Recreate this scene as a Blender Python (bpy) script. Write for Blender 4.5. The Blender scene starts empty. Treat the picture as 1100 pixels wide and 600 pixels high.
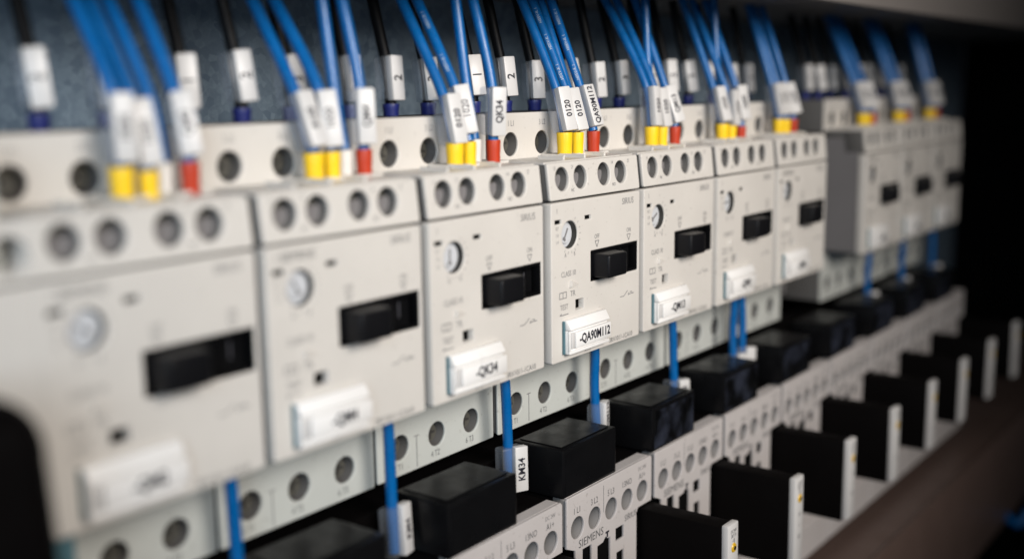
import bpy, bmesh, math, random
from mathutils import Vector, Matrix, Quaternion
random.seed(7)
S = 0.001                       # everything below is written in millimetres
scene = bpy.context.scene
COL = scene.collection

# ------------------------------------------------------------------ camera
cam_pos = Vector((-85.7243, -155.6498, 68.2776))
yaw, pitch, roll, fpx = 0.9242, -0.1696, -0.0134, 1200.1
fwd = Vector((math.sin(yaw)*math.cos(pitch), math.cos(yaw)*math.cos(pitch), math.sin(pitch)))
rgt0 = Vector((math.cos(yaw), -math.sin(yaw), 0)); up0 = rgt0.cross(fwd)
rgt = math.cos(roll)*rgt0 + math.sin(roll)*up0
upv = -math.sin(roll)*rgt0 + math.cos(roll)*up0
cd = bpy.data.cameras.new('camera'); cam = bpy.data.objects.new('camera', cd); COL.objects.link(cam)
M3 = Matrix((rgt, upv, -fwd)).transposed()
cam.matrix_world = Matrix.Translation(cam_pos*S) @ M3.to_4x4()
cd.sensor_width = 36.0; cd.sensor_fit = 'HORIZONTAL'; cd.lens = fpx/1100*36
cd.clip_start = 0.005; cd.clip_end = 20
cd.dof.use_dof = True
focus_pt = Vector((160, 0, 28))
cd.dof.focus_distance = (focus_pt-cam_pos).dot(fwd)*S
cd.dof.aperture_fstop = 6.1
scene.camera = cam

# ------------------------------------------------------------------ world, lamps, exposure
w = bpy.data.worlds.new('World'); scene.world = w; w.use_nodes = True
w.node_tree.nodes['Background'].inputs[0].default_value = (0.55, 0.65, 0.85, 1)
w.node_tree.nodes['Background'].inputs[1].default_value = 0.008
def area(name, loc, target, size, power, color, spread=180):
    ld = bpy.data.lights.new(name, 'AREA'); ld.shape = 'RECTANGLE'; ld.size = size[0]; ld.size_y = size[1]
    ld.energy = power; ld.color = color; ld.spread = math.radians(spread)
    o = bpy.data.objects.new(name, ld); COL.objects.link(o)
    o.location = Vector(loc)*S
    o.rotation_euler = (Vector(target)-Vector(loc)).to_track_quat('-Z', 'Y').to_euler()
    return o
area('work_lamp', (20, -465, 240), (190, 0, 58), (0.26, 0.20), 0.64, (1.0, 0.94, 0.88), 66)
area('fill_lamp', (-420, -300, 170), (-10, 60, 60), (0.30, 0.30), 0.28, (0.70, 0.85, 1.0), 56)  # added cool fill from the left, brightens the back plate
vs = scene.view_settings
vs.view_transform = 'Standard'; vs.look = 'None'; vs.exposure = 0.0; vs.gamma = 1.0; vs.use_curve_mapping = False
scene.render.engine = 'CYCLES'

# ------------------------------------------------------------------ materials
MATS = {}
def mat(name, color, rough=0.5, metal=0.0, var=0.06, vscale=60, bump=0.0, bscale=2500, spec=0.5, rvar=0.0, coat=0.0, vcon=False, specks=0.0):
    m = bpy.data.materials.new(name); m.use_nodes = True
    nt = m.node_tree; b = nt.nodes['Principled BSDF']
    b.inputs['Roughness'].default_value = rough; b.inputs['Metallic'].default_value = metal
    b.inputs['Specular IOR Level'].default_value = spec
    b.inputs['Coat Weight'].default_value = coat
    tc = nt.nodes.new('ShaderNodeTexCoord'); geo = nt.nodes.new('ShaderNodeObjectInfo')
    add = nt.nodes.new('ShaderNodeVectorMath'); add.operation = 'ADD'
    nt.links.new(tc.outputs['Object'], add.inputs[0]); nt.links.new(geo.outputs['Location'], add.inputs[1])
    n = nt.nodes.new('ShaderNodeTexNoise'); n.inputs['Scale'].default_value = vscale; n.inputs['Detail'].default_value = 5
    nt.links.new(add.outputs[0], n.inputs['Vector'])
    mx = nt.nodes.new('ShaderNodeMix'); mx.data_type = 'RGBA'
    c = color
    mx.inputs['A'].default_value = (*[max(0, v*(1-var)) for v in c], 1)
    mx.inputs['B'].default_value = (*[min(1, v*(1+var)) for v in c], 1)
    fac = n.outputs['Fac']
    if vcon:
        cr = nt.nodes.new('ShaderNodeMapRange'); cr.inputs['From Min'].default_value = .42; cr.inputs['From Max'].default_value = .80
        nt.links.new(fac, cr.inputs['Value']); fac = cr.outputs['Result']
    nt.links.new(fac, mx.inputs['Factor'])
    res = mx.outputs['Result']
    if specks:      # dust and tiny moulding specks
        ns = nt.nodes.new('ShaderNodeTexNoise'); ns.inputs['Scale'].default_value = 850; ns.inputs['Detail'].default_value = 2
        nt.links.new(add.outputs[0], ns.inputs['Vector'])
        ms = nt.nodes.new('ShaderNodeMapRange'); ms.inputs['From Min'].default_value = .66; ms.inputs['From Max'].default_value = .76
        ms.inputs['To Max'].default_value = specks
        nt.links.new(ns.outputs['Fac'], ms.inputs['Value'])
        m2 = nt.nodes.new('ShaderNodeMix'); m2.data_type = 'RGBA'; m2.inputs['B'].default_value = (0.16, 0.14, 0.12, 1)
        nt.links.new(ms.outputs['Result'], m2.inputs['Factor']); nt.links.new(res, m2.inputs['A']); res = m2.outputs['Result']
    nt.links.new(res, b.inputs['Base Color'])
    if rvar:
        mr = nt.nodes.new('ShaderNodeMapRange'); mr.inputs['From Min'].default_value = .3; mr.inputs['From Max'].default_value = .7
        mr.inputs['To Min'].default_value = max(0.02, rough-rvar); mr.inputs['To Max'].default_value = min(1, rough+rvar)
        n3 = nt.nodes.new('ShaderNodeTexNoise'); n3.inputs['Scale'].default_value = vscale*3; n3.inputs['Detail'].default_value = 6
        nt.links.new(add.outputs[0], n3.inputs['Vector'])
        nt.links.new(n3.outputs['Fac'], mr.inputs['Value']); nt.links.new(mr.outputs['Result'], b.inputs['Roughness'])
    if bump:
        n2 = nt.nodes.new('ShaderNodeTexNoise'); n2.inputs['Scale'].default_value = bscale; n2.inputs['Detail'].default_value = 3
        nt.links.new(add.outputs[0], n2.inputs['Vector'])
        bp = nt.nodes.new('ShaderNodeBump'); bp.inputs['Strength'].default_value = bump; bp.inputs['Distance'].default_value = 0.0001
        nt.links.new(n2.outputs['Fac'], bp.inputs['Height']); nt.links.new(bp.outputs['Normal'], b.inputs['Normal'])
    MATS[name] = m
    return m
mat('cover_white', (0.60, 0.568, 0.525), 0.48, var=0.09, specks=0.35, bump=0.25, rvar=0.06)
mat('terminal_grey', (0.50, 0.51, 0.475), 0.5, var=0.09, specks=0.35, bump=0.25, rvar=0.06)
mat('contactor_white', (0.50, 0.465, 0.45), 0.5, var=0.09, specks=0.35, bump=0.25, rvar=0.06)
mat('side_grey', (0.10, 0.095, 0.09), 0.55, var=0.06, bump=0.3)
mat('body_grey', (0.175, 0.165, 0.165), 0.55, var=0.06, bump=0.3)
mat('black_gloss', (0.004, 0.004, 0.0045), 0.34, var=0.3, bump=0.10, bscale=900, rvar=0.10, spec=0.16)
mat('black_handle', (0.006, 0.006, 0.007), 0.38, var=0.2, bump=0.10, bscale=900, rvar=0.06, spec=0.18)
mat('sheen_film', (0.018, 0.021, 0.032), 0.40, var=0.97, vscale=130, vcon=True, bump=0.25, bscale=260, rvar=0.12, spec=0.4)  # smeared film, its bluish reflections painted in as noise patches of colour
mat('black_matt', (0.0025, 0.002, 0.002), 0.6, var=0.2, bump=0.2, rvar=0.08, spec=0.05)
mat('black_rubber', (0.003, 0.003, 0.0035), 0.42, var=0.2, rvar=0.08, spec=0.12)
mat('black_void', (0.003, 0.003, 0.003), 0.8, spec=0.05)
mat('wire_blue', (0.0015, 0.10, 0.31), 0.30, spec=0.5, var=0.12, vscale=120, rvar=0.08)
mat('ferrule_yellow', (0.86, 0.56, 0.012), 0.38)
mat('ferrule_red', (0.43, 0.034, 0.007), 0.42)
mat('ferrule_white', (0.72, 0.69, 0.64), 0.4)
mat('ferrule_blue', (0.012, 0.018, 0.12), 0.38)
mat('marker_white', (0.58, 0.565, 0.55), 0.38, var=0.06, rvar=.05)
mat('label_white', (0.79, 0.775, 0.755), 0.30, var=0.03, rvar=.05)
mat('teal_plastic', (0.075, 0.16, 0.19), 0.35)
mat('print_grey', (0.19, 0.185, 0.185), 0.6)
mat('print_dark', (0.10, 0.10, 0.10), 0.6)
mat('print_black', (0.012, 0.012, 0.02), 0.5)
mat('print_white', (0.06, 0.06, 0.07), 0.5)
mat('print_pale', (0.45, 0.50, 0.55), 0.5)
mat('screw_metal', (0.085, 0.08, 0.066), 0.5, metal=0.2, var=0.15, rvar=0.1)
mat('slot_dark', (0.03, 0.028, 0.024), 0.6)
mat('bar_grey', (0.24, 0.225, 0.215), 0.55)
mat('hole_grey', (0.36, 0.34, 0.33), 0.55, var=0.1)
mat('dial_grey', (0.55, 0.56, 0.58), 0.35)
mat('amber', (0.62, 0.38, 0.02), 0.3)
mat('duct_grey', (0.20, 0.18, 0.168), 0.5, var=0.06, bump=0.2)
mat('duct_brown', (0.12, 0.08, 0.066), 0.42, var=0.12, vscale=25, bump=0.2, rvar=0.1)
mat('rail_steel', (0.35, 0.35, 0.34), 0.35, metal=0.9, var=0.1)
mat('cabinet_shade', (0.003, 0.003, 0.003), 0.8, spec=0.05)  # near-black instead of light grey: the unlit wall's shade is put into its colour
# galvanised plate: spangled bluish zinc
def zinc():
    m = bpy.data.materials.new('zinc_plate'); m.use_nodes = True; nt = m.node_tree; b = nt.nodes['Principled BSDF']
    tc = nt.nodes.new('ShaderNodeTexCoord')
    v = nt.nodes.new('ShaderNodeTexVoronoi'); v.inputs['Scale'].default_value = 420
    nt.links.new(tc.outputs['Object'], v.inputs['Vector'])
    n = nt.nodes.new('ShaderNodeTexNoise'); n.inputs['Scale'].default_value = 900; n.inputs['Detail'].default_value = 4
    nt.links.new(tc.outputs['Object'], n.inputs['Vector'])
    n2 = nt.nodes.new('ShaderNodeTexNoise'); n2.inputs['Scale'].default_value = 30; n2.inputs['Detail'].default_value = 4
    nt.links.new(tc.outputs['Object'], n2.inputs['Vector'])
    a = nt.nodes.new('ShaderNodeMath'); a.operation = 'MULTIPLY'
    sep = nt.nodes.new('ShaderNodeSeparateColor'); nt.links.new(v.outputs['Color'], sep.inputs[0])
    nt.links.new(sep.outputs[0], a.inputs[0]); nt.links.new(n.outputs['Fac'], a.inputs[1])
    a2 = nt.nodes.new('ShaderNodeMath'); a2.operation = 'ADD'; nt.links.new(a.outputs[0], a2.inputs[0]); nt.links.new(n2.outputs['Fac'], a2.inputs[1])
    r = nt.nodes.new('ShaderNodeValToRGB'); r.color_ramp.elements[0].position = .35; r.color_ramp.elements[1].position = 1.15
    r.color_ramp.elements[0].color = (0.16, 0.225, 0.30, 1); r.color_ramp.elements[1].color = (0.32, 0.41, 0.49, 1)
    nt.links.new(a2.outputs[0], r.inputs[0]); nt.links.new(r.outputs[0], b.inputs['Base Color'])
    b.inputs['Metallic'].default_value = 0.3; b.inputs['Roughness'].default_value = 0.5
    MATS['zinc'] = m
zinc()
def clear():
    m = bpy.data.materials.new('clear_sleeve'); m.use_nodes = True; nt = m.node_tree
    for n in list(nt.nodes):
        if n.type != 'OUTPUT_MATERIAL': nt.nodes.remove(n)
    out = nt.nodes['Material Output']
    t = nt.nodes.new('ShaderNodeBsdfTransparent'); t.inputs[0].default_value = (0.93, 0.94, 0.96, 1)
    p = nt.nodes.new('ShaderNodeBsdfPrincipled'); p.inputs['Base Color'].default_value = (0.40, 0.43, 0.47, 1); p.inputs['Roughness'].default_value = 0.22
    mx = nt.nodes.new('ShaderNodeMixShader'); mx.inputs[0].default_value = 0.15
    nt.links.new(t.outputs[0], mx.inputs[1]); nt.links.new(p.outputs[0], mx.inputs[2]); nt.links.new(mx.outputs[0], out.inputs[0])
    MATS['clear'] = m
clear()

# ------------------------------------------------------------------ mesh helpers
MESH = {}
def finish(me, m, smooth=True):
    me.materials.clear(); me.materials.append(MATS[m])
    if smooth:
        me.polygons.foreach_set('use_smooth', [True]*len(me.polygons))
        me.set_sharp_from_angle(angle=math.radians(35))
    me.update(); return me
def bm_mesh(name, bm, m, smooth=True):
    for v in bm.verts: v.co *= S
    me = bpy.data.meshes.new(name); bm.to_mesh(me); bm.free()
    return finish(me, m, smooth)
def add_box(bm, x0, x1, y0, y1, z0, z1, bev=0.0, seg=2):
    r = bmesh.ops.create_cube(bm, size=1.0, matrix=Matrix.LocRotScale(
        Vector(((x0+x1)/2, (y0+y1)/2, (z0+z1)/2)), None, Vector((x1-x0, y1-y0, z1-z0))))
    if bev:
        es = set()
        for v in r['verts']: es.update(v.link_edges)
        bmesh.ops.bevel(bm, geom=list(es), offset=bev, segments=seg, profile=0.5, affect='EDGES')
def box_mesh(name, dims, m, bev=0.0, seg=2):
    bm = bmesh.new()
    for d in (dims if isinstance(dims[0], (tuple, list)) else [dims]): add_box(bm, *d, bev, seg)
    return bm_mesh(name, bm, m)
def circle(cx, cz, r, n=36): return [(cx+r*math.cos(2*math.pi*k/n), cz+r*math.sin(2*math.pi*k/n)) for k in range(n)]
def rect(x0, x1, z0, z1, r=0.0, n=4):
    if r <= 0: return [(x0, z0), (x1, z0), (x1, z1), (x0, z1)]
    o = []
    for cx, cz, a in ((x1-r, z0+r, -90), (x1-r, z1-r, 0), (x0+r, z1-r, 90), (x0+r, z0+r, 180)):
        for k in range(n+1):
            t = math.radians(a+90*k/n); o.append((cx+r*math.cos(t), cz+r*math.sin(t)))
    return o
def curve_to_mesh(cu, name):
    o = bpy.data.objects.new('tmp', cu); COL.objects.link(o)
    dg = bpy.context.evaluated_depsgraph_get(); dg.update()
    me = bpy.data.meshes.new_from_object(o.evaluated_get(dg))
    bpy.data.objects.remove(o); bpy.data.curves.remove(cu); me.name = name
    return me
def plate(name, outer, holes, y0, y1, m, bev=0.25, tilt=None):
    """plate in the XZ plane from y0 (front) to y1 with real through holes and rounded edges"""
    cu = bpy.data.curves.new(name, 'CURVE'); cu.dimensions = '2D'; cu.fill_mode = 'BOTH'
    for poly in [outer]+list(holes):
        sp = cu.splines.new('POLY'); sp.points.add(len(poly)-1); sp.use_cyclic_u = True
        for p, (x, z) in zip(sp.points, poly): p.co = (x, z, 0, 1)
    cu.extrude = (y1-y0)/2-bev; cu.bevel_depth = bev; cu.bevel_resolution = 1; cu.offset = -bev
    me = curve_to_mesh(cu, name); yc = (y0+y1)/2
    for v in me.vertices:
        x, z, d = v.co
        y = yc-d
        if tilt: y += tilt(z)
        v.co = (x*S, y*S, z*S)
    return finish(me, m)
def text(s, size, m='print_grey', xs=0.82, align='CENTER', bold=0.0):
    key = (s, size, m, xs, align, bold)
    if key in MESH: return MESH[key]
    cu = bpy.data.curves.new('lettering', 'FONT'); cu.body = s; cu.size = size/0.72; cu.align_x = align; cu.align_y = 'CENTER'
    cu.resolution_u = 2; cu.offset = bold
    me = curve_to_mesh(cu, 'lettering')
    for v in me.vertices:
        x, z, d = v.co; v.co = (x*xs*S, -d*S, z*S)
    MESH[key] = finish(me, m, False); return me
def lathe(name, prof, m, n=28, axis='Y'):
    """profile list of (r, along); revolves around Y (or Z)"""
    bm = bmesh.new(); rings = []
    for r, a in prof:
        if r < 1e-6:
            v = bm.verts.new((0, a, 0) if axis == 'Y' else (0, 0, a)); rings.append([v]*n); continue
        rings.append([bm.verts.new((r*math.cos(2*math.pi*k/n), a, r*math.sin(2*math.pi*k/n)) if axis == 'Y' else
                                   (r*math.cos(2*math.pi*k/n), r*math.sin(2*math.pi*k/n), a)) for k in range(n)])
    for a, b in zip(rings[:-1], rings[1:]):
        for k in range(n):
            vs_ = []
            for v in (a[k], a[(k+1) % n], b[(k+1) % n], b[k]):
                if v not in vs_: vs_.append(v)
            if len(vs_) > 2:
                try: bm.faces.new(vs_)
                except ValueError: pass
    bmesh.ops.recalc_face_normals(bm, faces=bm.faces)
    return bm_mesh(name, bm, m)
def spline(pts, per=8):
    P = [Vector(p) for p in pts]; P = [2*P[0]-P[1]]+P+[2*P[-1]-P[-2]]; out = []
    for i in range(1, len(P)-2):
        a, b, c, d = P[i-1:i+3]
        for k in range(per):
            t = k/per
            out.append(.5*((2*b)+(c-a)*t+(2*a-5*b+4*c-d)*t*t+(3*b-a-3*c+d)*t**3))
    out.append(P[-2]); return out
def tube(name, pts, r, m, n=14, smooth_path=True):
    path = spline(pts) if smooth_path else [Vector(p) for p in pts]
    bm = bmesh.new(); prev = None; ref = Vector((1, 0.3, 0.1)).normalized(); rings = []
    for i, p in enumerate(path):
        t = (path[min(i+1, len(path)-1)]-path[max(i-1, 0)]).normalized()
        u = (ref-t*ref.dot(t)).normalized(); v = t.cross(u); ref = u
        rings.append([bm.verts.new(p+(u*math.cos(2*math.pi*k/n)+v*math.sin(2*math.pi*k/n))*r) for k in range(n)])
    for a, b in zip(rings[:-1], rings[1:]):
        for k in range(n): bm.faces.new((a[k], a[(k+1) % n], b[(k+1) % n], b[k]))
    bm.faces.new(rings[0]); bm.faces.new(rings[-1])
    bmesh.ops.recalc_face_normals(bm, faces=bm.faces)
    return bm_mesh(name, bm, m)
def obj(name, me, parent=None, loc=(0, 0, 0), rot=None):
    o = bpy.data.objects.new(name, me); COL.objects.link(o)
    o.location = Vector(loc)*S
    if rot is not None: o.rotation_euler = rot
    if parent: o.parent = parent
    return o
def tag(o, label, cat, group=None):
    o['label'] = label; o['category'] = cat
    if group: o['group'] = group
    return o
def thing(name, loc, label, cat, group=None):
    return tag(obj(name, None, None, loc), label, cat, group)
def struct(name, me, loc=(0, 0, 0)):
    o = obj(name, me, None, loc); o['kind'] = 'structure'; return o

# ------------------------------------------------------------------ setting
PLATE_Y = 76
struct('mounting_plate', box_mesh('mounting_plate', (-300, 760, PLATE_Y, PLATE_Y+3, -330, 330), 'zinc'))
struct('cabinet_wall', box_mesh('cabinet_wall', (764, 768, -40, PLATE_Y, -330, 330), 'cabinet_shade'))
def duct(label, zb, zt, yf, m, mlid, slots=True):
    t = thing('wire_duct', (0, PLATE_Y, zb), label, 'wire duct')
    L0, L1 = -200, 755
    d = PLATE_Y-yf; h = zt-zb
    obj('back_wall', box_mesh('duct_back', (L0, L1, -2.2, -0.2, 0, h), m), t)
    for z0, z1 in ((0, 1.8), (h-1.8, h)):        # slotted side walls: fingers with open slots between
        bm = bmesh.new(); add_box(bm, L0, L1, -9, -2.3, z0, z1)
        x = L0
        if not slots: add_box(bm, L0, L1, -d+2.2, -9.02, z0, z1); x = L1
        while x < L1-7:
            add_box(bm, x, x+7.0, -d+2.2, -9.02, z0, z1); x += 12.5
        obj('slotted_wall' if slots else 'side_wall', bm_mesh('duct_side', bm, m), t)
    bm = bmesh.new()
    add_box(bm, L0, L1, -d, -d+1.8, -1.0, h+1.0, 0.5, 2)
    obj('lid', bm_mesh('duct_lid', bm, mlid), t)
    return t
duct('grey wire duct that the blue and black wires rise into', 96.6, 160, -10, 'duct_grey', 'duct_grey')
duct('dim brown-grey wire duct running below the contactors', -166, -113, -22, 'duct_brown', 'duct_brown', False)
for z, lab in ((20, 'steel mounting rail behind the row of motor starters'), (-70, 'steel mounting rail behind the row of contactors')):
    r = thing('mounting_rail', (0, PLATE_Y, z), lab, 'rail')
    obj('web', box_mesh('rail_web', (-140, 560, -1.6, -0.2, -13, 13), 'rail_steel'), r)
    for s in (-1, 1):
        obj('flange', box_mesh('rail_flange', (-140, 560, -7.5, -1.7, s*13-0.5, s*13+0.5), 'rail_steel'), r)
        obj('lip', box_mesh('rail_lip', (-140, 560, -8.6, -7.6, s*13-0.5 if s > 0 else -17.5, 17.5 if s > 0 else -12.5), 'rail_steel'), r)

# ------------------------------------------------------------------ shared part meshes
screw_bm = bmesh.new()
def make_screw(r):
    bm = bmesh.new(); n = 24
    # dished well wall, head with cross slot
    me = lathe('screw', [(0, 0.35), (r*0.80, 0.0), (r*0.92, 0.5), (r*1.04, 0.9), (r*1.04, 1.2), (0, 1.2)], 'screw_metal', n)
    return me
SCREW = make_screw(2.55)
SLOT = box_mesh('screw_slot', [(-1.7, 1.7, 0.04, 0.5, -0.3, 0.3), (-0.3, 0.3, 0.05, 0.5, -1.7, 1.7)], 'slot_dark')
WELL = lathe('well', [(3.02, 0), (2.98, 3.2)], 'hole_grey', 32)
def screw(parent, x, y, z, rot=0.0):
    s = obj('terminal_screw', SCREW, parent, (x, y, z))
    obj('screw_slot', SLOT, s, (0, 0.02, 0), (0, rot, 0))
    return s

# front cover of a starter -----------------------------------------------------
G = 1.44
WIN = (19.2, 42.5, 18.6, 26.6)
COVER = plate('front_cover', rect(G, 45-G, 0, 40.3, 0.6),
              [rect(*WIN, 0.3), circle(9.6, 31.9, 3.5, 40), rect(12.2, 15.8, 12.3, 14.9),
               rect(3.2, 6.0, 35.0, 36.0), rect(16.5, 19.3, 35.0, 36.0)], 0, 3.2, 'cover_white', 0.3)
AUXX = (7.3, 15.45, 26.4, 34.6)
tilt = lambda z: 0.115*max(0, z-40.9)
AUX = plate('auxiliary_block', rect(G, 45-G, 40.9, 50.0, 0.5), [circle(x, 45.9, 2.95, 40) for x in AUXX], 0, 1.1, 'cover_white', 0.3, tilt)
AUXB = plate('auxiliary_housing', rect(G+.1, 45-G-.1, 40.9, 49.5, 0.5), [circle(x, 45.9, 2.95, 40) for x in AUXX], 1.15, 8.6, 'side_grey', 0.05, tilt)
AUXLID = box_mesh('auxiliary_lid', (G+.3, 45-G-.3, 2.2, 17.3, 49.55, 50.25), 'cover_white', 0.15, 1)
AUXTOP = box_mesh('top_ledge', [(G+.3, 45-G-.3, 9.7, 17.3, 46.9, 49.5)], 'side_grey', 0.2)
RIB = box_mesh('top_rib', (-0.35, 0.35, 0, 8.0, 0, 1.1), 'cover_white', 0.12, 1)
LEDGE = box_mesh('top_lip', (-5, 16.5, 0, 7.5, 0, 0.75), 'cover_white', 0.2, 1)
BODY = box_mesh('body', [(G+.25, 45-G-.25, 3.3, 18.0, 0.3, 46.8), (0.35, 44.65, 33, PLATE_Y-9.4, -19, 60)], 'body_grey', 0.3, 1)
UPX = (8.9, 22.5, 36.1); LOX = (8.9, 22.1, 35.4)
UPPER = plate('upper_terminal', rect(0.9, 44.1, 48.6, 62, 0.5), [circle(x, 54.05, 3.02, 40) for x in UPX], 17.6, 18.4, 'cover_white', 0.3)
UPPERB = plate('upper_housing', rect(1.1, 43.9, 48.7, 61.8, 0.5), [circle(x, 54.05, 3.02, 40) for x in UPX], 18.45, 40, 'side_grey', 0.05)
UPLID = box_mesh('upper_lid', (1.3, 43.7, 20.2, 40, 61.3, 62.0), 'cover_white', 0.15, 1)
LOWER = plate('lower_terminal', rect(1.0, 44.6, -21.2, 3.5, 0.5), [circle(x, -14.4, 3.02, 40) for x in LOX], 17.1, 17.8, 'terminal_grey', 0.25)
LOWERB = plate('lower_housing', rect(1.2, 44.4, -21.0, 3.5, 0.5), [circle(x, -14.4, 3.02, 40) for x in LOX], 17.85, 40, 'side_grey', 0.05)
RECESS = box_mesh('switch_recess', [(WIN[0]-.8, WIN[1]+.3, 2.6, 3.25, WIN[2]-.8, WIN[3]+.8)], 'black_gloss')
FRAME = plate('recess_frame', rect(WIN[0]+.06, WIN[1]-.06, WIN[2]+.06, WIN[3]-.06, .3), [rect(WIN[0]+.75, WIN[1]-.6, WIN[2]+.7, WIN[3]-.7)], 0.12, 2.5, 'black_gloss', 0.1)
def handle_mesh():
    bm = bmesh.new()
    add_box(bm, 20.1, 29.6, -4.9, 2.4, 19.5, 25.9, 0.7, 3)
    for v in bm.verts:      # the grip narrows towards its nose
        if v.co.y < -1:
            k = (-v.co.y-1)/4
            v.co.z = 22.7+(v.co.z-22.7)*(1-0.05*k)
            v.co.x = 25+(v.co.x-25)*(1-0.06*k)
    return bm_mesh('switch_handle', bm, 'black_handle')
HANDLE = handle_mesh()
PIVOT = box_mesh('slide_bar', (29.8, 35.5, 0.7, 2.5, 19.6, 25.6), 'black_gloss', 0.3)
MARKI = box_mesh('on_mark', (38.6, 39.0, 2.52, 2.58, 21.0, 24.3), 'print_white')
DIAL = lathe('dial', [(0, 0.0), (2.2, 0.05), (2.5, 0.35), (3.35, 0.45), (3.35, 1.2), (0, 1.2)], 'dial_grey', 36)
DIALWALL = lathe('dial_well', [(3.46, -1.0), (3.44, 1.3)], 'slot_dark', 36)
DIALSLOT = box_mesh('dial_slot', [(-1.7, 1.7, -0.06, 0.3, -0.28, 0.28), (1.0, 1.7, -.07, .3, -.65, .65)], 'print_grey')
def tri_mesh():
    bm = bmesh.new()
    a = [bm.verts.new(p) for p in ((-2.0, 0.0, -0.9), (2.6, 0.0, -0.55), (-1.6, 0.0, 0.95))]
    b = [bm.verts.new(p) for p in ((-1.8, -0.75, -0.7), (0.8, -0.5, -0.5), (-1.5, -0.75, 0.6))]
    bm.faces.new(b)
    for i in range(3): bm.faces.new((a[i], a[(i+1) % 3], b[(i+1) % 3], b[i]))
    bmesh.ops.recalc_face_normals(bm, faces=bm.faces)
    return bm_mesh('trip_button', bm, 'cover_white', False)
TRI = tri_mesh()
TESTHOLE = box_mesh('test_recess', (12.0, 16.0, 1.6, 3.2, 12.1, 15.1), 'black_matt')
LEDBACK = box_mesh('slot_recess', (-1.6, 1.6, 0.6, 1.2, -0.7, 0.7), 'black_void')
def holder_mesh():
    bm = bmesh.new()
    add_box(bm, 6.3, 24.8, -1.5, -0.03, 1.9, 8.0, 0.25); add_box(bm, 6.3, 24.8, -2.1, -1.52, 1.9, 2.7, 0.2); add_box(bm, 6.3, 6.9, -2.1, -1.52, 2.75, 7.98, 0.15)
    return bm_mesh('label_holder', bm, 'label_white')
HOLDER = holder_mesh()
def strip_mesh():
    bm = bmesh.new(); add_box(bm, 6.3, 24.6, -2.5, -0.03, 8.05, 10.6, 0.3)
    for v in bm.verts:
        if v.co.y < -0.5 and v.co.z > 9.5: v.co.y += 1.1
    return bm_mesh('holder_strip', bm, 'label_white')
STRIP = strip_mesh()
INSERT = box_mesh('label_insert', (8.8, 25.2, -2.45, -1.53, 3.3, 7.4), 'label_white', 0.3)
CLIPEND = box_mesh('insert_clip', (7.05, 8.65, -2.2, -1.53, 3.3, 7.4), 'marker_white', 0.3)
TEAL = box_mesh('edge_strip', (5.9, 6.27, -0.8, -0.03, 1.9, 10.4), 'teal_plastic', 0.1, 1)
DIVLINE = box_mesh('divider_line', [(-0.12, 0.12, -0.06, 0.02, -7.6, 0), (-0.9, 0.9, -0.05, 0.02, -0.12, 0.12)], 'print_grey')
TRIANGLE = None
def outline_tri():
    bm = bmesh.new()
    P = [(-0.9, 0.8), (0.9, 0.8), (0, -0.8)]
    for i in range(3):
        a, b = Vector((P[i][0], 0, P[i][1])), Vector((P[(i+1) % 3][0], 0, P[(i+1) % 3][1]))
        t = (b-a).normalized(); n = Vector((-t.z, 0, t.x))*0.11
        bm.faces.new([bm.verts.new(p) for p in (a-n, b-n, b+n, a+n)])
    return bm_mesh('arrow_mark', bm, 'print_grey', False)
TRIANGLE = outline_tri()
def box_outline(wd, h):
    bm = bmesh.new(); t = 0.11
    for x0, x1, z0, z1 in ((-wd, wd, h-t, h+t), (-wd, wd, -h-t, -h+t), (-wd-t, -wd+t, -h-t, h+t), (wd-t, wd+t, -h-t, h+t), (-t, t, -h, h)):
        bm.faces.new([bm.verts.new(p) for p in ((x0, 0, z0), (x1, 0, z0), (x1, 0, z1), (x0, 0, z1))])
    return bm_mesh('box_mark', bm, 'print_grey', False)
BOXMARK = box_outline(1.5, 0.75)
def line_mesh(segs, t, m):
    bm = bmesh.new()
    for (x0, z0), (x1, z1) in segs:
        a, b = Vector((x0, 0, z0)), Vector((x1, 0, z1)); d = (b-a).normalized(); n = Vector((-d.z, 0, d.x))*t
        bm.faces.new([bm.verts.new(p) for p in (a-n, b-n, b+n, a+n)])
    return bm_mesh('symbol', bm, m, False)
SYMBOL = line_mesh([((-3.4, -0.4), (-1.6, -0.4)), ((-1.6, -0.4), (0.4, 0.9)), ((0.6, -0.2), (3.6, -0.2)), ((0.9, -0.6), (0.9, 0.3)), ((1.6, .3), (2.6, .3)), ((2.6, .3), (2.6, -.2))], 0.11, 'print_grey')
UNDER = line_mesh([((-1.9, 0), (1.9, 0)), ((-1.9, 0), (-1.2, .4))], 0.12, 'print_grey')
TICKS = line_mesh([((4.2*math.cos(a), 4.2*math.sin(a)), (4.9*math.cos(a), 4.9*math.sin(a))) for a in [math.radians(d) for d in range(-120, 61, 20)]], 0.07, 'print_grey')

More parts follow.
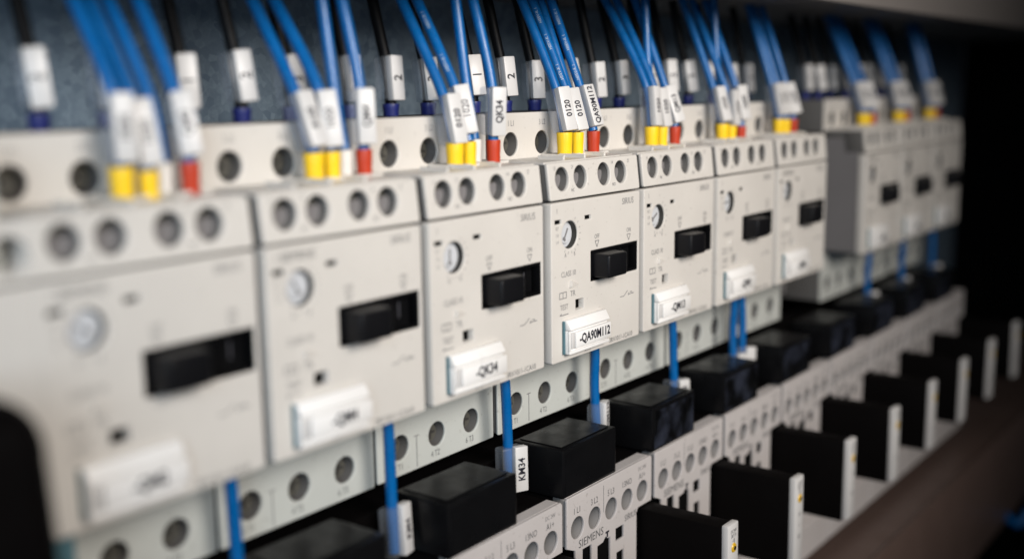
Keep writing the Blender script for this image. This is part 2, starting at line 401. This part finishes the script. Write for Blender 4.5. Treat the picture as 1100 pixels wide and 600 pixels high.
EPS = -0.05
def starter(x, label, tagtext, siemens, idx, group='motor starters in the upper row'):
    t = thing('motor_starter', (x, 0, 0), label, 'motor starter', group)
    t.rotation_euler = (0, 0, math.radians(random.uniform(-.35, .35)) if x > 30 else 0); t.location.y += random.uniform(-.12, .12)*S if x > 30 else 0
    obj('body', BODY, t)
    c = obj('front_cover', COVER, t)
    a = obj('auxiliary_block', AUX, t)
    obj('top_ledge', AUXTOP, t); obj('auxiliary_housing', AUXB, a); obj('auxiliary_lid', AUXLID, a)
    for rx in (12.5, 22.0, 31.5): obj('top_rib', RIB, t, (rx, 3.6, 50.1))
    obj('top_lip', LEDGE, t, (38.5-12, 9.6, 50.2))
    for k, ax in enumerate(AUXX):
        screw(a, ax, 3.4, 45.9, random.uniform(0, 3))
    for k, (tx, tz, ss) in enumerate(((4.3, 48.6, '13'), (12.0, 48.6, '21'), (11.4, 42.9, 'NC'), (30.5, 48.6, '14'), (30.6, 42.9, 'NO'), (38.6, 48.6, '22'))):
        obj('lettering', text(ss, 0.95, 'print_grey', .75), a, (tx, EPS+tilt(tz), tz))
    # terminals
    u = obj('upper_terminal', UPPER, t); obj('terminal_housing', UPPERB, u)
    for k, ux in enumerate(UPX):
        screw(u, ux, 20.2, 54.05, random.uniform(0, 3))
        obj('lettering', text(('1 L1', '3 L2', '5 L3')[k], 1.5, 'print_grey', .8), u, (ux, 17.6+EPS, 59.3))
    l = obj('lower_terminal', LOWER, t); obj('terminal_housing', LOWERB, l)
    for k, lx in enumerate(LOX):
        screw(l, lx, 19.2, -14.4, random.uniform(0, 3))
        obj('lettering', text(('2 T1', '4 T2', '6 T3')[k], 1.55, 'print_dark', .8), l, (lx-0.8, 17.1+EPS, -19.1))
    obj('divider_line', DIVLINE, l, (14.6, 17.1, -12.9))
    # switch
    r = obj('switch_recess', RECESS, t); obj('recess_frame', FRAME, r); obj('slide_bar', PIVOT, r); obj('on_mark', MARKI, r)
    obj('switch_handle', HANDLE, t)
    # dial
    d = obj('dial', DIAL, t, (9.6, 1.3, 31.9)); obj('dial_well', DIALWALL, d, (0, 0, 0)); obj('dial_slot', DIALSLOT, d, (0, 0, 0), (0, 0.6+0.5*idx, 0))
    obj('dial_scale', TICKS, c, (9.6, EPS, 31.9))
    obj('trip_button', TRI, t, (11.2, -0.02, 19.4))
    obj('test_recess', TESTHOLE, t)
    for lx in (4.6, 17.9): obj('slot_recess', LEDBACK, t, (lx, 0, 35.5))
    # print
    obj('lettering', text('SIRIUS', 1.75, 'print_grey', .9), c, (37.2, EPS, 38.0))
    for lx, ss in ((22.0, 'OFF'), (37.7, 'ON')):
        obj('lettering', text(ss, 1.25, 'print_grey', .8), c, (lx, EPS, 30.1)); obj('arrow_mark', TRIANGLE, c, (lx, EPS, 28.2))
    obj('lettering', text('CLASS 10', 1.45, 'print_grey', .8), c, (8.9, EPS, 22.1))
    obj('box_mark', BOXMARK, c, (6.4, EPS, 16.9)); obj('lettering', text('TR', 1.5, 'print_grey', .9), c, (10.8, EPS, 16.8))
    obj('lettering', text('TEST', 1.4, 'print_grey', .85), c, (6.9, EPS, 13.8)); obj('underline_mark', UNDER, c, (6.9, EPS, 11.9))
    for lx, ss in ((7.6, 'A'), (11.6, 'B')): obj('lettering', text(ss, 1.1, 'print_grey', .8), c, (lx, EPS, 26.9))
    obj('lettering', text('1', 1.3, 'print_grey', .8), c, (4.0, EPS, 38.2))
    for k in range(3): obj('lettering', text(('0.7', '1.0', '1.4')[k], 0.85, 'print_grey', .8), c, (4.0, EPS, 33.9-1.7*k))
    obj('lettering', text('3RV1011-1CA10', 1.4, 'print_dark', .88), c, (33.9, EPS, 1.25))
    obj('lettering', text('XT/17', 1.1, 'print_grey', .8), c, (17.6, EPS, 1.0))
    obj('switch_symbol', SYMBOL, c, (36.9, EPS, 12.7))
    if siemens: obj('lettering', text('SIEMENS', 1.7, 'print_dark', 1.0), c, (9.2, EPS, 38.1))
    # tag holder
    h = obj('label_holder', HOLDER, t); obj('holder_strip', STRIP, h); obj('edge_strip', TEAL, h)
    obj('insert_clip', CLIPEND, h)
    ins = obj('label_insert', INSERT, h)
    o = obj('lettering', text(tagtext, 2.35, 'print_black', .86, 'CENTER', 0.10), h, (17.4, -2.50, 5.35))
    return t

UD = {0: 'the starter beside the rotary handle', 1: 'the starter tagged -QM4', 2: 'the starter tagged -QK34',
      3: 'the starter tagged -QA90M112', 4: 'the starter tagged -QM13', 5: 'the starter tagged -QM9', 6: 'the starter tagged -QM8'}
UL = {0: 'white motor starter standing right beside the black rotary handle',
      1: 'white motor starter tagged -QM4 with open black rocker switch',
      2: 'white motor starter tagged -QK34, next to the one tagged -QA90M112',
      3: 'sharp white motor starter tagged -QA90M112 with crisp lettering',
      4: 'white motor starter tagged -QM13, next to the one tagged -QA90M112',
      5: 'white motor starter tagged -QM9 with two blue wires beneath it',
      6: 'white motor starter tagged -QM8 at the edge of the empty gap'}
TAGS = ['-QM2', '-QM4', '-QK34', '-QA90M112', '-QM13', '-QM9', '-QM8']
for i in range(7): starter(45*i+(0.8 if i == 0 else 0), UL[i], TAGS[i], i in (0, 1, 6), i)
GX = 354.5
GD = ['the starter showing its grey side', 'the middle starter past the gap', 'the last starter past the gap']
GL = ['white motor starter past the gap showing its bare dark grey side', 'white motor starter in the middle of the trio past the gap',
      'white motor starter at the far end of the trio past the gap']
for k in range(3): starter(GX+45*k, GL[k], ('-QM5', '-QM6', '-QM7')[k], True, k+3)

# the unit at the near end with a black rotary handle
m0 = thing('load_switch', (-52, 0, 0), 'pale switch housing with a big black rotary handle beside the starters', 'switch')
obj('body', box_mesh('switch_body', [(0.3, 51.5, 3.3, PLATE_Y-9.4, -21, 62)], 'terminal_grey', 0.4), m0)
a0 = obj('front_cover', plate('switch_cover', rect(0, 54.2, 0, 40.3, .05), [], 0, 3.2, 'cover_white', .05), m0)
b0 = obj('auxiliary_block', plate('switch_aux', rect(0, 54.2, 40.9, 50.0, .05), [circle(51.2, 45.0, 3.0, 40)], 0, 8.6, 'cover_white', .05, tilt), m0)
screw(b0, 51.2, 4.4, 45.0)
hb = bmesh.new(); add_box(hb, 10, 45.4, -24, -3, -34, 29.5, 6.0, 5)
for v in hb.verts:
    if v.co.z > 0: v.co.x = 29+(v.co.x-29)*(1-0.009*max(0, v.co.z-5))
hh = obj('rotary_handle', bm_mesh('rotary_handle', hb, 'black_matt'), m0)
obj('handle_collar', lathe('handle_collar', [(0, -3.2), (15, -3.2), (16.5, -2.4), (16.5, -0.02), (0, -0.02)], 'black_matt', 40), hh, (29, 0, 19))
obj('clip', box_mesh('teal_clip', (55.2, 59.8, 4.0, 6.0, -16, -0.2), 'teal_plastic', .3), m0)

# ------------------------------------------------------------------ contactors
CX0, CY, CZ = 137.3, -3.1, -35.1
CH = [22.5+(k-2)*8.24-0.1 for k in range(5)]
outer = [(1.0, -13.4), (5.0, -15.2), (5.0, -42), (35.8, -42), (35.8, -14.6), (36.6, -13.4), (44.0, -13.4), (44.0, -0.6), (43.4, 0), (1.6, 0), (1.0, -0.6)]
CFACE = plate('contactor_face', outer, [circle(x, -9.1, 3.0, 36) for x in CH] +
              [rect(8.3, 12.7, -34, -15.9), [(15.5, -34), (22.0, -34), (22.0, -16.9), (20.6, -17.0), (19.6, -16.2), (18.2, -17.4), (15.5, -17.6)], rect(24.7, 29.0, -19.4, -15.7), rect(25.2, 29.0, -34, -22.8)],
              0, 0.8, 'contactor_white', 0.2)
CBAR = plate('terminal_bar', rect(1.2, 43.8, -13.2, -0.3, .3), [circle(x, -9.1, 3.0, 36) for x in CH], 0.85, 4.5, 'bar_grey', 0.05)
CLID = box_mesh('bar_lid', (1.6, 43.4, 0.95, 4.5, -0.25, -0.02), 'contactor_white', .08, 1)
CBODY = box_mesh('contactor_body', [(0.8, 44.2, 4.7, 64, -70, -0.4)], 'black_matt', 0.4)
CINNER = box_mesh('slot_floor', (5.4, 35.4, 1.1, 4.5, -36, -13.3), 'black_void')
CLOW = plate('lower_face', rect(0.7, 44.3, -58.0, -42.3, .5), [], 0.2, 4.5, 'contactor_white', .35)
CLOWBAR = plate('lower_terminal', rect(0.7, 44.3, -71.5, -58.3, .5), [], -1.6, 4.5, 'contactor_white', .4)
NOTCH = box_mesh('arrow_notch', [(-.9, .9, -.06, .02, -.2, .3), (-.35, .35, -.05, .02, -1.4, -.2)], 'print_black')
CTXT = ('1 L1', '3 L2', '5 L3', '13NO', 'A1+')
CD = {-2: UD[1], -1: UD[2], 0: UD[3], 1: UD[4], 2: UD[5], 3: UD[6], 4: 'the empty gap', 5: GD[0], 6: GD[1], 7: GD[2]}
for k in range(-2, 8):
    x = CX0+45*k
    if k >= -1:
        c = thing('contactor', (x, CY, CZ), 'pale contactor with five terminal holes below '+CD[k], 'contactor', 'contactors in the lower row')
        f = obj('front_face', CFACE, c); obj('terminal_bar', CBAR, f); obj('bar_lid', CLID, f); obj('body', CBODY, c); obj('slot_floor', CINNER, c);
        obj('lower_face', CLOW, c)
        lb = obj('lower_terminal', CLOWBAR, c)
        for j, hx in enumerate(CH):
            screw(f, hx, 3.0, -9.1, random.uniform(0, 3))
            obj('lettering', text(CTXT[j], 1.75, 'print_dark', .82), f, (hx-0.3, EPS, -4.3 if j != 4 else -4.5))
        obj('lettering', text('DC 24V', 1.15, 'print_grey', .82), f, (38.6, EPS, -2.2))
        obj('lettering', text('SIEMENS', 2.3, 'print_dark', 1.02), f, (12.3, EPS, -14.0))
        obj('lettering', text('SIRIUS', 1.8, 'print_dark', .95), f, (32.4, EPS, -14.3))
        obj('divider_line', box_mesh('face_divider', (-.1, .1, -.05, .03, -7.5, 0), 'print_grey') if k == -1 else bpy.data.meshes['face_divider'], f, (18.4, 0, -1.4))
        obj('arrow_notch', NOTCH, f, (20.3, 0, -15.1))
        # plug-in module with white end cap
        p = thing('plug_in_module', (x+37.2, CY, CZ), 'black plug-in module with white end on contactor below '+CD[k], 'module', 'plug-in modules on the contactors')
        if 'module_housing' not in bpy.data.meshes:
            box_mesh('module_housing', (0, 6.6, -25.2, 4.5, -41.6, -13.8), 'black_matt', .35)
            box_mesh('module_cap', (0.2, 6.4, -27.4, -25.25, -40.8, -13.2), 'marker_white', .5)
            lathe('module_lamp', [(0, -.35), (1.15, -.3), (1.35, -.05), (1.35, .1), (0, .1)], 'amber', 20)
            lathe('module_pin', [(0, -.1), (.55, -.1), (.55, .0)], 'print_black', 14)
        p.rotation_euler = (math.radians(random.uniform(-.6, .6)), 0, math.radians(random.uniform(-.9, .9)))
        hs = obj('housing', bpy.data.meshes['module_housing'], p)
        cap = obj('end_cap', bpy.data.meshes['module_cap'], p)
        obj('indicator_lamp', bpy.data.meshes['module_lamp'], cap, (3.4, -27.42, -20.0))
        obj('pin_hole', bpy.data.meshes['module_pin'], cap, (3.4, -27.42, -20.0-.05+0.0)).location.y -= 0.4*S
        for j, (ss, zz, sz) in enumerate((('DC24V', -15.3, 1.0), ('3RT19', -16.6, 1.0), ('-1JJ', -17.9, 1.0), ('24', -25.0, 1.2), ('A2', -32.0, 1.4), ('+', -28.5, 1.3))):
            obj('lettering', text(ss, sz, 'print_dark', .8), cap, (3.3, -27.45, zz))
    # black link block between starter and contactor
    L = thing('link_module', (x, CY, CZ), 'glossy black link block between contactor row and '+CD[k].replace('the empty gap', 'the empty gap above it'), 'link block', 'black link blocks above the contactors')
    if 'link_housing' not in bpy.data.meshes:
        box_mesh('link_housing', (0.0, 25.6, 0.5, 16.5, 0.15, 13.0), 'black_gloss', .45, 2)
        box_mesh('link_rear', [(0.0, 44.2, 16.9, 34, 0.15, 9.5), ], 'black_matt', .4, 2)
        box_mesh('link_window', (1.2, 24.4, 0.32, 0.49, 1.0, 12.0), 'black_gloss', .06, 1)
        box_mesh('link_lid', (1.6, 24.0, 2.0, 15.2, 13.02, 13.3), 'black_gloss', .12, 1)
        box_mesh('link_film', (1.2, 24.4, 0.32, 0.49, 1.0, 12.0), 'sheen_film', .06, 1)
    ld_ = obj('lid', bpy.data.meshes['link_lid'], L)
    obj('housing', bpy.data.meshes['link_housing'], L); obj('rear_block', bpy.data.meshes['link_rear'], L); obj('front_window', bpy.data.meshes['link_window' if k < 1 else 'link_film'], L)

# ------------------------------------------------------------------ wires
tw = random.Random(11)
def marker(parent, p, t, side, txt, ln=11.4, off=-3.4, front=Vector((-0.30, -0.95, 0)), wid=3.8, tsize=1.8):
    """marker sleeve: clear tube round the wire with a white tag along its right edge; p centre on the wire, t wire direction"""
    front = Vector(front); front.rotate(Quaternion((0, 0, 1), tw.uniform(-.28, .28))); t = (t.normalized()+Vector((tw.uniform(-.05, .05), tw.uniform(-.05, .05), 0))).normalized(); n = (front-t*front.dot(t)).normalized(); wv = t.cross(n).normalized()
    if wv.x < 0: wv = -wv
    R = Matrix((wv, -n, t)).transposed()    # local x = to the right, -y = towards the viewer, z = along the wire
    key = ('sleeve', ln, off); tk = ('tag', ln, off)
    if key not in MESH:
        MESH[key] = box_mesh('marker_sleeve', (-3.0, 2.0+wid*.95+off, -2.0, 2.0, -ln/2, ln/2), 'clear', .7, 2)
        MESH[tk] = box_mesh('marker_tag', (1.9+off, 1.9+wid+off, -2.75, -0.6, -ln/2-.1, ln/2+.1), 'marker_white', .35, 2)
    rot = R.to_4x4() if R.determinant() > 0 else Matrix((-wv, -n, t)).transposed().to_4x4()
    e = rot.to_euler()
    s = obj('marker_sleeve', MESH[key], parent, p, e)
    g = obj('marker_tag', MESH[tk], s)
    if txt:
        o = obj('lettering', text(txt, tsize, 'print_black', .88, 'CENTER', 0.07), s, (1.9+wid/2+off, -2.80, 0), (0, -math.pi/2, 0))
    return s
FER = {}
def ferrule(parent, p, m, r, ln):
    k = (m, r, ln)
    if k not in FER:
        FER[k] = lathe('ferrule', [(0, 0), (r*.90, 0), (r*.93, .2), (r*.93, ln*.45), (r*.97, ln*.55), (r*1.02, ln-.35), (r*1.0, ln), (r*.82, ln+.02), (r*.78, ln-.8), (0, ln-.8)], m, 24, 'Z')
    return obj('ferrule', FER[k], parent, p)
def path_at(path, z):
    for a, b in zip(path[:-1], path[1:]):
        if (a.z-z)*(b.z-z) <= 0 and a.z != b.z:
            return a+(b-a)*((z-a.z)/(b.z-a.z)), (b-a if b.z > a.z else a-b)
    return path[0], Vector((0, 0, 1))

jit = random.Random(3)
def blue_wire(X, pts, fer, label, txt=None, mz=62.8, group=None, r=1.28, fr=1.75, side=1, base=50.0, prints=()):
    """pts are (x, y, z) from the ferrule up"""
    root = thing('blue_wire', (X, pts[0][1], base), label, 'wire', group)
    o = Vector((X, pts[0][1], base))
    P = [Vector(p)-o for p in pts]
    obj('insulation', tube('insulation', P, r, 'wire_blue'), root)
    if fer: ferrule(root, (0, 0, 0), fer, fr, P[0].z)
    if prints:
        pth = spline(P)
        for zz in prints:
            p, t = path_at(pth, zz-o.z); t = t.normalized()
            fr_ = Vector((-0.75, -0.66, 0)); n = (fr_-t*fr_.dot(t)).normalized(); wv = t.cross(n)
            e = Matrix((t, -n, n.cross(t)*1.0)).transposed().to_euler()
            obj('lettering', text('H05V-K 1', 0.85, 'print_pale', .95), root, p+n*(r+.04), e)
    if txt is not None:
        path = spline(P); p, t = path_at(path, mz-0.5-o.z)
        marker(root, p, t, side, txt)
    return root
# measured offsets of the four upper wires of every starter (x within the starter) and how they lean back
# key: unit -> list of (ferrule, x, [(dx, y, z) ...], text, marker z)
UPW = {
 0: [('ferrule_yellow', 25.8, [(0, 11, 56), (0, 11.8, 68), (-.5, 20.4, 84), (-1, 27, 95)], '1020', 63.0),
     ('ferrule_yellow', 31.0, [(0, 11, 55), (-.5, 13.6, 67), (-1, 23.2, 84), (-1, 30, 95)], '1020', 61.8),
     ('ferrule_white', 35.5, [(0, 13, 56), (0, 16, 68), (-.8, 25, 85), (-1, 31, 95)], None, 0),
     ('ferrule_red', 39.8, [(0, 11, 56), (0, 14.0, 68), (0, 23.0, 85), (0, 29, 95)], 'QM2', 63.0)],
 1: [('ferrule_yellow', 24.8, [(0, 11, 56), (0, 16, 68.4), (0, 27.2, 86.7), (0, 32, 96)], '0120', 62.6),
     ('ferrule_yellow', 29.7, [(0, 11, 56), (0, 14.5, 69.3), (0, 26.0, 86.8), (0, 32, 97)], '1020', 62.8),
     ('ferrule_white', 35.2, [(0, 13, 56), (0, 14.6, 64), (0, 17.9, 86.7), (0, 20, 97)], None, 0),
     ('ferrule_red', 39.0, [(0, 11, 56), (0, 11.7, 69.2), (0, 15.9, 86.8), (0, 18.5, 97)], 'QM4', 63.2)],
 2: [('ferrule_yellow', 23.8, [(0, 11, 56), (0, 14.8, 68), (0, 26.3, 88.9), (0, 30, 97)], '0120', 61.6),
     ('ferrule_yellow', 29.0, [(0, 11, 56), (0, 15.4, 69.4), (0, 26.1, 89.2), (0, 30, 97)], '1020', 63.6),
     ('ferrule_white', 33.4, [(0, 13, 56.3), (0, 15.2, 70), (0, 17.8, 88.9), (0, 19, 97)], None, 0),
     ('ferrule_red', 38.3, [(0, 11, 56), (0, 11.3, 69.3), (0, 16.5, 89.1), (0, 19, 97)], 'QK34', 63.4)],
 3: [('ferrule_yellow', 23.8, [(0, 11, 56.6), (0, 13.9, 68.5), (0, 24.6, 91.2), (0, 29, 100)], '0120', 62.8),
     ('ferrule_yellow', 29.8, [(0, 11, 56.4), (0, 15.4, 69.2), (0, 25.6, 91.5), (0, 29.5, 100)], '0120', 62.4),
     ('ferrule_white', 34.3, [(0, 13.6, 56.4), (.8, 18, 69), (1.5, 27, 91.5), (2, 31, 100)], None, 0),
     ('ferrule_red', 37.8, [(0, 11, 56.4), (0, 15.4, 68.4), (0, 24.9, 91.9), (0, 28.5, 100)], 'QA90M112', 63.2)],
 4: [('ferrule_yellow', 24.4, [(0, 11, 56.5), (0, 13.6, 69.5), (0, 27.2, 93.7), (0, 31, 100)], '1020', 62.8),
     ('ferrule_yellow', 30.4, [(0, 11, 56.3), (0, 14.6, 69.5), (0, 27.1, 94), (0, 30.5, 101)], '1020', 62.2),
     ('ferrule_white', 34.6, [(0, 13.6, 56), (.4, 18, 70), (.8, 20, 94), (1, 21, 102)], None, 0),
     ('ferrule_red', 38.4, [(0, 11, 56), (0, 15, 68.9), (0, 25.3, 94.3), (0, 28.5, 102)], 'QM13', 62.8)],
 5: [('ferrule_yellow', 25.4, [(0, 11, 55.8), (0, 13.9, 65.7), (0, 26.3, 96.1), (0, 29, 103)], '1020', 62.2),
     ('ferrule_yellow', 32.0, [(0, 11, 55.5), (0, 13.2, 66.3), (0, 26.4, 96.4), (0, 29, 103)], '1020', 61.2),
     ('ferrule_white', 35.8, [(0, 13.6, 56), (.4, 18, 70), (.8, 20.5, 95), (1, 21.5, 103)], None, 0),
     ('ferrule_red', 39.3, [(0, 11, 54.5), (0, 13.4, 67.7), (0, 25.3, 96.7), (0, 28, 103)], 'QM9', 62.6)],
 6: [('ferrule_yellow', 25.4, [(0, 11, 56), (0, 14.2, 67.9), (0, 23.5, 95), (0, 26.5, 103)], '1020', 63.2),
     ('ferrule_yellow', 31.2, [(0, 11, 55.8), (0, 14.6, 67.8), (0, 24.6, 95.4), (0, 27.5, 103)], '1020', 63.2),
     ('ferrule_red', 37.6, [(0, 11, 55.6), (0, 14.3, 68.5), (0, 24.2, 95.7), (0, 27, 103)], 'QM8', 63.2)],
}
def lab_for(fer, second, where):
    if fer == 'ferrule_red': return 'blue wire in a red ferrule above '+where
    if fer == 'ferrule_white': return 'blue wire in a white ferrule above '+where
    return ('blue wire in yellow ferrule nearer the red, above ' if second else 'blue wire in yellow ferrule farther from red, above ')+where
for i, lst in UPW.items():
    ny = 0
    for fer, x, pts, txt, mz in lst:
        X = 45*i+x
        sec = fer == 'ferrule_yellow' and ny == 1
        if fer == 'ferrule_yellow': ny += 1
        top = pts[-1]
        P = [(X+a, y, z) for a, y, z in pts]+[(X+top[0], top[1]+5, 112)]
        big = fer == 'ferrule_yellow' and not sec
        blue_wire(X, P, fer, lab_for(fer, sec, UD[i]), txt, mz, 'blue wires rising from the starters', fr=2.05 if big else 1.75,
                  prints=(72, 80, 87) if (i == 3 and (sec or fer == 'ferrule_red')) else ((74, 84) if i == 2 and sec else ()))
for k in range(3):
    ny = 0
    for fer, x, pts, txt, mz in UPW[6]+[('ferrule_white', 34.4, [(0, 13.6, 56), (.4, 19, 70), (-1, 27, 95), (-1, 30, 103)], None, 0)]:
        X = GX+45*k+x; sec = fer == 'ferrule_yellow' and ny == 1
        if fer == 'ferrule_yellow': ny += 1
        dy = (3.5, 2.5, -2)[k]
        P = [(X+a, y if z < 60 else y+dy*(z-56)/40, z) for a, y, z in pts]; P.append((X, P[-1][1]+4, 112))
        blue_wire(X, P, fer, lab_for(fer, sec, GD[k]), txt, mz, 'blue wires rising from the starters', fr=2.05 if fer == 'ferrule_yellow' and not sec else 1.75)

# black feed wires into the upper terminals, tags 1 2 3
def black_wire(X, unit_desc, n, lean):
    base = Vector((X, 29.5, 61.2))
    root = thing('black_wire', base, 'black wire marked %s behind %s' % (('one', 'two', 'three')[n-1], unit_desc), 'wire', 'black wires behind the starters')
    P = [Vector((X, 29.5, 64.6)), Vector((X, 30.0, 72)), Vector((X+lean*.3, 33+lean*.3, 84)), Vector((X+lean, 36.5+lean, 98)), Vector((X+lean, 40, 114))]
    P = [p-base for p in P]
    obj('insulation', tube('insulation', P, 1.4, 'black_rubber'), root)
    ferrule(root, (0, 0, 0.82), 'ferrule_blue', 2.0, 2.9)
    p, t = path_at(spline(P), 9.4+jit.uniform(-.4, .8))
    marker(root, p, t, 1, str(n), ln=10.4, off=-3.3, tsize=2.5)
for i in range(7):
    for n in range(3):
        if i == 0 and n == 0: continue
        black_wire(45*i+UPX[n], UD[i], n+1, jit.uniform(-2, 1.5))
for k in range(3):
    for n in range(3):
        black_wire(GX+45*k+UPX[n], GD[k], n+1, jit.uniform(-2, 1.5))

# blue control wires running down between the starters
def down_wire(X, label, txt, mz, dx=0.0, front=None, ln=11.4, zend=-33.5, Y=8.2):
    base = Vector((X, Y, zend))
    root = thing('blue_wire', base, label, 'wire', 'blue wires running down to the contactors')
    P = [Vector((X-.3, Y+.8, 1.0)), Vector((X-.2, Y+.3, -5)), Vector((X+dx*.3+tw.uniform(-.7, .7), Y+tw.uniform(-.3, .9), -15)), Vector((X+dx, Y, zend))]
    P = [p-base for p in P]
    obj('insulation', tube('insulation', P, 1.3, 'wire_blue'), root)
    if txt is not None:
        p, t = path_at(spline(P), mz-zend); marker(root, p, t, 1, txt, tsize=2.0, ln=ln, off=-1.5, front=front or Vector((-0.30, -0.95, 0)))
    return root
for i, (txt, mz, dx, X) in enumerate((('KM2', -33, 0.2, 43.0), ('KM4', -28.5, 0.0, 86.2), ('KM34', -26.4, 0.5, 128.6), ('QA90M112', -24.8, 0.8, 169.8), ('13', -25.0, 1.2, 214.0), ('KM9', -28.0, 0.3, 256.8))):
    down_wire(X, 'blue wire with a marker running down beside '+UD[i], txt, mz, dx, {1: Vector((.45, -.9, 0)), 3: Vector((.5, -.87, 0))}.get(i), 6.0 if i == 4 else 11.4)
down_wire(262.6, 'second blue wire under the starter tagged -QM9', '9', -26.5, -0.4)
for k in range(3): down_wire(GX+45*k+33.5, 'blue wire with a marker running down beside '+GD[k], 'KM', -26.5, .3)
# stray blue lead in the shadow below the lower duct
sl = thing('blue_lead', (513, -26, -168), 'blurred blue lead end hanging below the brown-grey lower duct', 'wire')
obj('insulation', tube('insulation', [(22, 6, 5), (26, 0, -1), (29, -3, 2), (31, -4, 6)], 2.2, 'wire_blue'), sl)
